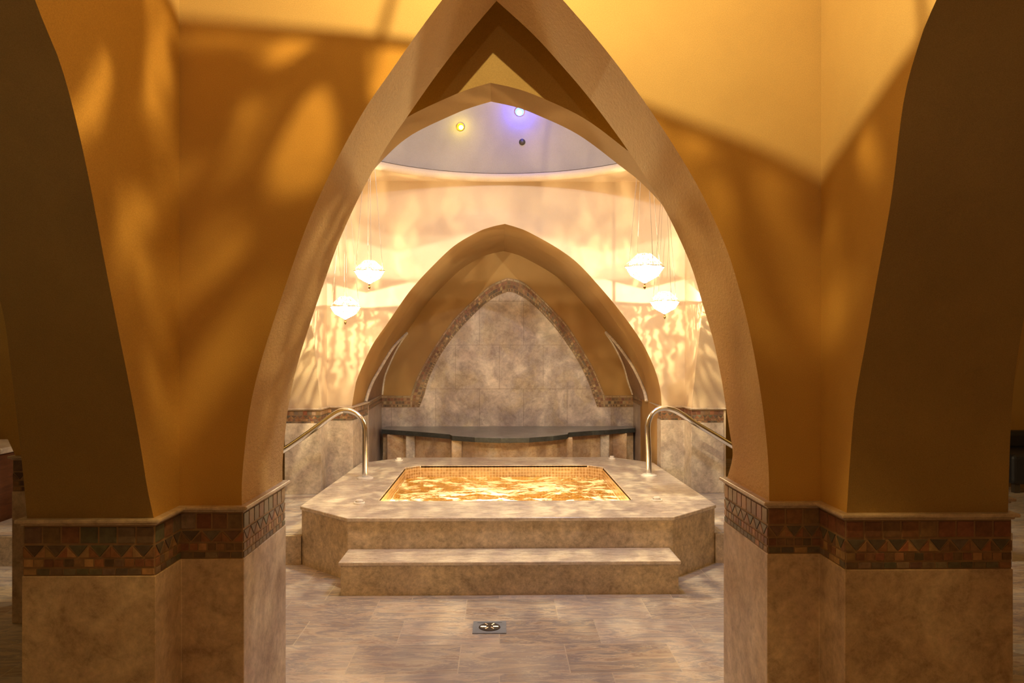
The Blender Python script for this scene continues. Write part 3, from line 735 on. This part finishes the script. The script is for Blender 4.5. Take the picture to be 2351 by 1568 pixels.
# ------------------------------------------------------------------ bench in the niche
def bench():
    t = thing('stone_bench', 'bowed blue-black granite bench on travertine piers at the back of the niche', 'bench', (0, 0, 0))
    zt = .53; th = .045
    fr_px = [(876, 985), (950, 990), (1000, 994), (1033, 997), (1038, 1000), (1090, 1004), (1150, 1006), (1215, 1005), (1270, 1001), (1303, 997), (1306, 993), (1360, 989), (1386, 988), (1458, 983)]
    poly = []
    for x, y in fr_px:
        Y = (CAMZ - zt) * F / (y - HOR); Y = max(Y, 6.88); poly.append((WX(x, Y)[0], Y))
    lx, rx = XNL + .0, XNR - .0
    poly[0] = (max(poly[0][0], lx + .0), poly[0][1])
    full = poly + [(poly[-1][0], NB - .02), (poly[0][0], NB - .02)]
    V, Fc = prism(full, zt - th, zt); n = len(full); mi = [0, 0] + [1] * n
    o = mk('seat_slab', V, Fc, M['slab'], t, mats=[M['slab'], M['slab_edge']], midx=mi, recalc=False); bevel(o, .004, 2)
    # recessed wall under the slab
    bk = [(x, min(y + .10, NB - .06)) for x, y in poly]
    V, Fc = prism(bk + [(bk[-1][0], NB - .02), (bk[0][0], NB - .02)], PL, zt - th); mk('support_wall', V, Fc, M['pedestal'], t)
    for px_, w in ((893, .17), (932, .09), (1050, .10), (1306, .10), (1403, .09), (1443, .15)):
        xx = WX(px_, 7.2)[0]; yy = None
        for a, b in zip(poly, poly[1:]):
            if a[0] <= xx <= b[0]: yy = a[1] + (b[1] - a[1]) * (xx - a[0]) / (b[0] - a[0])
        if yy is None: yy = poly[0][1]
        V, Fc = box(xx - w / 2, xx + w / 2, yy + .045, yy + .13, PL, zt - th); p = mk('pier', V, Fc, M['marble_far'] if px_ in (932, 1403) else M['pedestal'], t); bevel(p, .01, 2)
bench()

# ------------------------------------------------------------------ dome lamps
def dome_hit(px, py):
    a = (px - CX) / F; b = -(py - HOR) / F; d = Vector((SN + a * CS, CS - a * SN, b)); o = Vector((0, 0, CAMZ)); t = 3.5; best = None
    R = DR - .03
    while t < 9:
        p = o + d * t; q = ((p.x - DC[0]) / R) ** 2 + ((p.y - DC[1]) / R) ** 2 + ((p.z - DZ - .022) / DH) ** 2
        if p.z > DZ + .01 and p.y > DC[1] and q >= 1: return p
        t += .002
    return p
def dome_lamp(px, py, col, colcore, r, label, energy, lc):
    p = dome_hit(px, py); c = Vector((DC[0], DC[1], DZ + .022))
    nrm = Vector(((p.x - c.x) / DR ** 2, (p.y - c.y) / DR ** 2, (p.z - c.z) / DH ** 2)).normalized() * -1
    t = thing('dome_lamp', label, 'lamp', p, 'glass lamps set in the dome'); t.rotation_euler = nrm.to_track_quat('Z', 'Y').to_euler()
    v, f = lathe([(r * 1.15, -.01), (r * 1.2, .004), (r * .95, .008)], 24); mk('collar', v, f, M['dark'] if colcore is None else M['brass'], t)
    v, f = lathe([(r * math.cos(a), r * .8 * math.sin(a)) for a in [i * math.pi / 2 / 6 for i in range(7)]], 10); g = mk('glass_bulb', v, f, col, t)
    if colcore:
        v, f = lathe([(r * .62 * math.cos(a), r * .8 + r * .3 * math.sin(a)) for a in [i * math.pi / 2 / 4 for i in range(5)]], 8); mk('glass_tip', v, f, colcore, g)
        ld = bpy.data.lights.new('dome_light', 'POINT'); ld.energy = energy; ld.color = lc; ld.shadow_soft_size = r
        lo = bpy.data.objects.new('dome_light', ld); COL.objects.link(lo); lo.location = p + nrm * .075
dome_lamp(1057, 291, M['bulb_yellow'], M['bulb_yellow_core'], .030, 'small glowing yellow glass lamp in the dome', .5, (1, .80, .01))
dome_lamp(1193, 256, M['bulb_blue'], M['bulb_blue_core'], .036, 'small glowing blue glass lamp in the dome', 4.0, (.05, .05, 1))
dome_lamp(1199, 326, M['dark'], None, .022, 'small dark unlit lamp in the dome below the blue one', 0, (1, 1, 1))

def dome_fill(ang, el, col, colcore, label, energy, lc):  # unseen lamps added on the dome's near side to fill the niche
    R = DR - .03; p = Vector((DC[0] + R * math.cos(el) * math.cos(ang), DC[1] + R * math.cos(el) * math.sin(ang), DZ + .022 + DH * math.sin(el)))
    nrm = (Vector((DC[0], DC[1], DZ)) - p).normalized(); r = .034
    t = thing('dome_lamp', label, 'lamp', p, 'glass lamps set in the dome'); t.rotation_euler = nrm.to_track_quat('Z', 'Y').to_euler()
    v, f = lathe([(r * 1.15, -.01), (r * 1.2, .004), (r * .95, .008)], 24); mk('collar', v, f, M['brass'], t)
    v, f = lathe([(r * math.cos(a), r * .8 * math.sin(a)) for a in [i * math.pi / 2 / 6 for i in range(7)]], 10); mk('glass_bulb', v, f, col, t)
    ld = bpy.data.lights.new('dome_light', 'POINT'); ld.energy = energy; ld.color = lc; ld.shadow_soft_size = r
    lo = bpy.data.objects.new('dome_light', ld); COL.objects.link(lo); lo.location = p + nrm * .09
M['fill_rose'] = emit('fill_rose_glass', (1, .25, .45), 12); M['fill_white'] = emit('fill_white_glass', (.8, .85, 1), 14)
dome_fill(-2.2, .45, M['fill_rose'], None, 'added rose fill lamp on the near left of the dome, unseen', 12, (1, .50, .62))
dome_fill(-1.1, .45, M['fill_white'], None, 'added cool white fill lamp on the near right of the dome, unseen', 52, (.60, .72, 1))
dome_fill(-1.65, .7, M['bulb_yellow_core'], None, 'added amber fill lamp on the near middle of the dome, unseen', 26, (1, .92, .60))

# ------------------------------------------------------------------ hanging lanterns
def star_rim(R, r, z, n=8, ph=0): return [((R if i % 2 == 0 else r) * math.cos(math.pi * i / n + ph), (R if i % 2 == 0 else r) * math.sin(math.pi * i / n + ph), z) for i in range(2 * n)]
def star_bowl(R, r, depth, mid):
    a = star_rim(R, r, 0); b = star_rim(R * mid, r * mid * 1.12, -depth * .55); V = a + b + [(0, 0, -depth)]; n = len(a); Fc = []
    for i in range(n):
        j = (i + 1) % n; Fc += [(i, j, n + j, n + i), (n + i, n + j, 2 * n)]
    return V, Fc
def lantern(loc, ztop, label, bowl_mat, lid, R, energy, group, bulb_dz=-.004, soft=.0012, color=(1, .87, .60), rz=.2, tilt=(0, 0), star=.74):
    t = thing('hanging_lantern', label, 'lantern', loc, group, rz)
    t.rotation_euler = (tilt[0], tilt[1], 0)
    V, Fc = star_bowl(R, R * star, R * .85, .7); mk('glass_bowl', V, Fc, bowl_mat, t)
    rim = star_rim(R, R * star, 0); v, f = tube(rim + [rim[0]], .0022 * R / .12, 6); mk('bowl_rim', v, f, M['brass'], t)
    v, f = lathe([(0, -.035), (.006, -.03), (.009, -.018), (.004, -.008), (.006, 0)], 12, (0, 0, -R * .85)); mk('finial', v, f, M['brass'], t)
    if lid:
        zg = .016; V = star_rim(R * .92, R * .66, zg) + star_rim(R * .35, R * .27, zg + R * .5); n = 16
        Fc = [(i, (i + 1) % n, n + (i + 1) % n, n + i) for i in range(n)]; l = mk('glass_lid', V, Fc, M['glass_lid'], t)
    v, f = lathe([(.018 * math.cos(a), .018 * math.sin(a)) for a in [-math.pi / 2 + i * math.pi / 8 for i in range(9)]], 14, (0, 0, bulb_dz)); b = mk('bulb', v, f, M['bulb'], t, smooth=True)
    h = ztop - loc[2]
    for k in range(4):
        a = k * math.pi / 2 + .3; v, f = tube([(R * .86 * math.cos(a), R * .86 * math.sin(a), 0), (.012 * math.cos(a), .012 * math.sin(a), min(h - .02, .95))], .0016, 5); mk('cable', v, f, M['wire'], t)
    if h > .95:
        v, f = tube([(0, 0, .93), (0, 0, h)], .005, 8); mk('stem', v, f, M['wire'], t)
    v, f = lathe([(.0, -.02), (.03, -.02), (.045, 0)], 20, (0, 0, h)); mk('ceiling_rose', v, f, M['brass'], t)
    ld = bpy.data.lights.new('lantern_light', 'POINT'); ld.energy = energy; ld.color = color; ld.shadow_soft_size = soft
    lo = bpy.data.objects.new('lantern_light', ld); COL.objects.link(lo); lo.location = (0, 0, bulb_dz); lo.parent = t
    return t
G = 'star shaped glass lanterns hanging over the tub'
def lpos(px, py, Y):
    x, z = W(px, py, Y); return (x, Y, z)
E = 50
lantern(lpos(848, 622, 4.9), DZ + .12, 'star glass lantern hanging over the left of the tub, upper of the left pair', M['glass_far'], True, .10, E, G)
lantern(lpos(793, 704, 5.45), DZ - .03, 'star glass lantern by the left pier, lower of the left pair', M['glass_far'], True, .11, E, G, rz=.5)
lantern(lpos(1480, 612, 4.55), DZ + .12, 'star glass lantern hanging over the right of the tub, upper of the right pair', M['glass_far'], True, .12, E * 1.25, G, rz=.9)
lantern(lpos(1526, 692, 5.5), DZ - .03, 'star glass lantern by the right pier, lower of the right pair', M['glass_far'], True, .11, E, G, rz=.1)
# near room lantern above the picture, then unseen lanterns added as fill light
NE = 68
GN = 'leaf patterned glass lanterns of the front room'
lantern((.0, 1.60, 2.71), ZC, 'tilted leaf patterned bowl lantern hanging in the middle of the front room, above the picture', M['glass_near'], False, .13, NE, GN, bulb_dz=.036, soft=.0035, color=(1, .82, .50), tilt=(-.21, .21), star=.96)
lantern((-.1, -.75, 2.05), ZC, 'added fill lantern hanging unseen behind the camera', M['glass_far'], False, .13, 13, GN, bulb_dz=.03, soft=.03, color=(1, .86, .70), rz=1.1)
lantern((-3.3, 1.2, 2.1), 2.9, 'added unseen fill lantern in the left side room, nearest the camera', M['glass_far'], False, .13, 10, GN, bulb_dz=.03, soft=.02, color=(.86, .95, .60))
lantern((3.4, 1.0, 2.1), 2.9, 'added unseen fill lantern in the right side room, nearest the camera', M['glass_far'], False, .13, 5, GN, bulb_dz=.03, soft=.02, color=(1, .75, .5))
lantern((-4.2, 4.9, 2.2), 2.9, 'added unseen fill lantern deep in the left side room', M['glass_far'], False, .13, 22, GN, bulb_dz=.03, soft=.03)
lantern((4.6, 5.4, 2.2), 2.9, 'added unseen fill lantern deep in the right side room', M['glass_far'], False, .13, 30, GN, bulb_dz=.03, soft=.03)

# ------------------------------------------------------------------ world and view
w = bpy.data.worlds.new('world'); SC.world = w; w.use_nodes = True
w.node_tree.nodes['Background'].inputs[0].default_value = (1, .8, .6, 1); w.node_tree.nodes['Background'].inputs[1].default_value = .02
SC.view_settings.view_transform = 'Standard'; SC.view_settings.look = 'None'; SC.view_settings.gamma = 1
SC.view_settings.exposure = 0.25
try: SC.view_settings.use_curve_mapping = False
except Exception: pass
SC.cycles.max_bounces = 10; SC.cycles.diffuse_bounces = 6; SC.cycles.transparent_max_bounces = 16
SC.cycles.caustics_reflective = False; SC.cycles.caustics_refractive = False; SC.cycles.sample_clamp_indirect = 4
SC.cycles.use_denoising = True
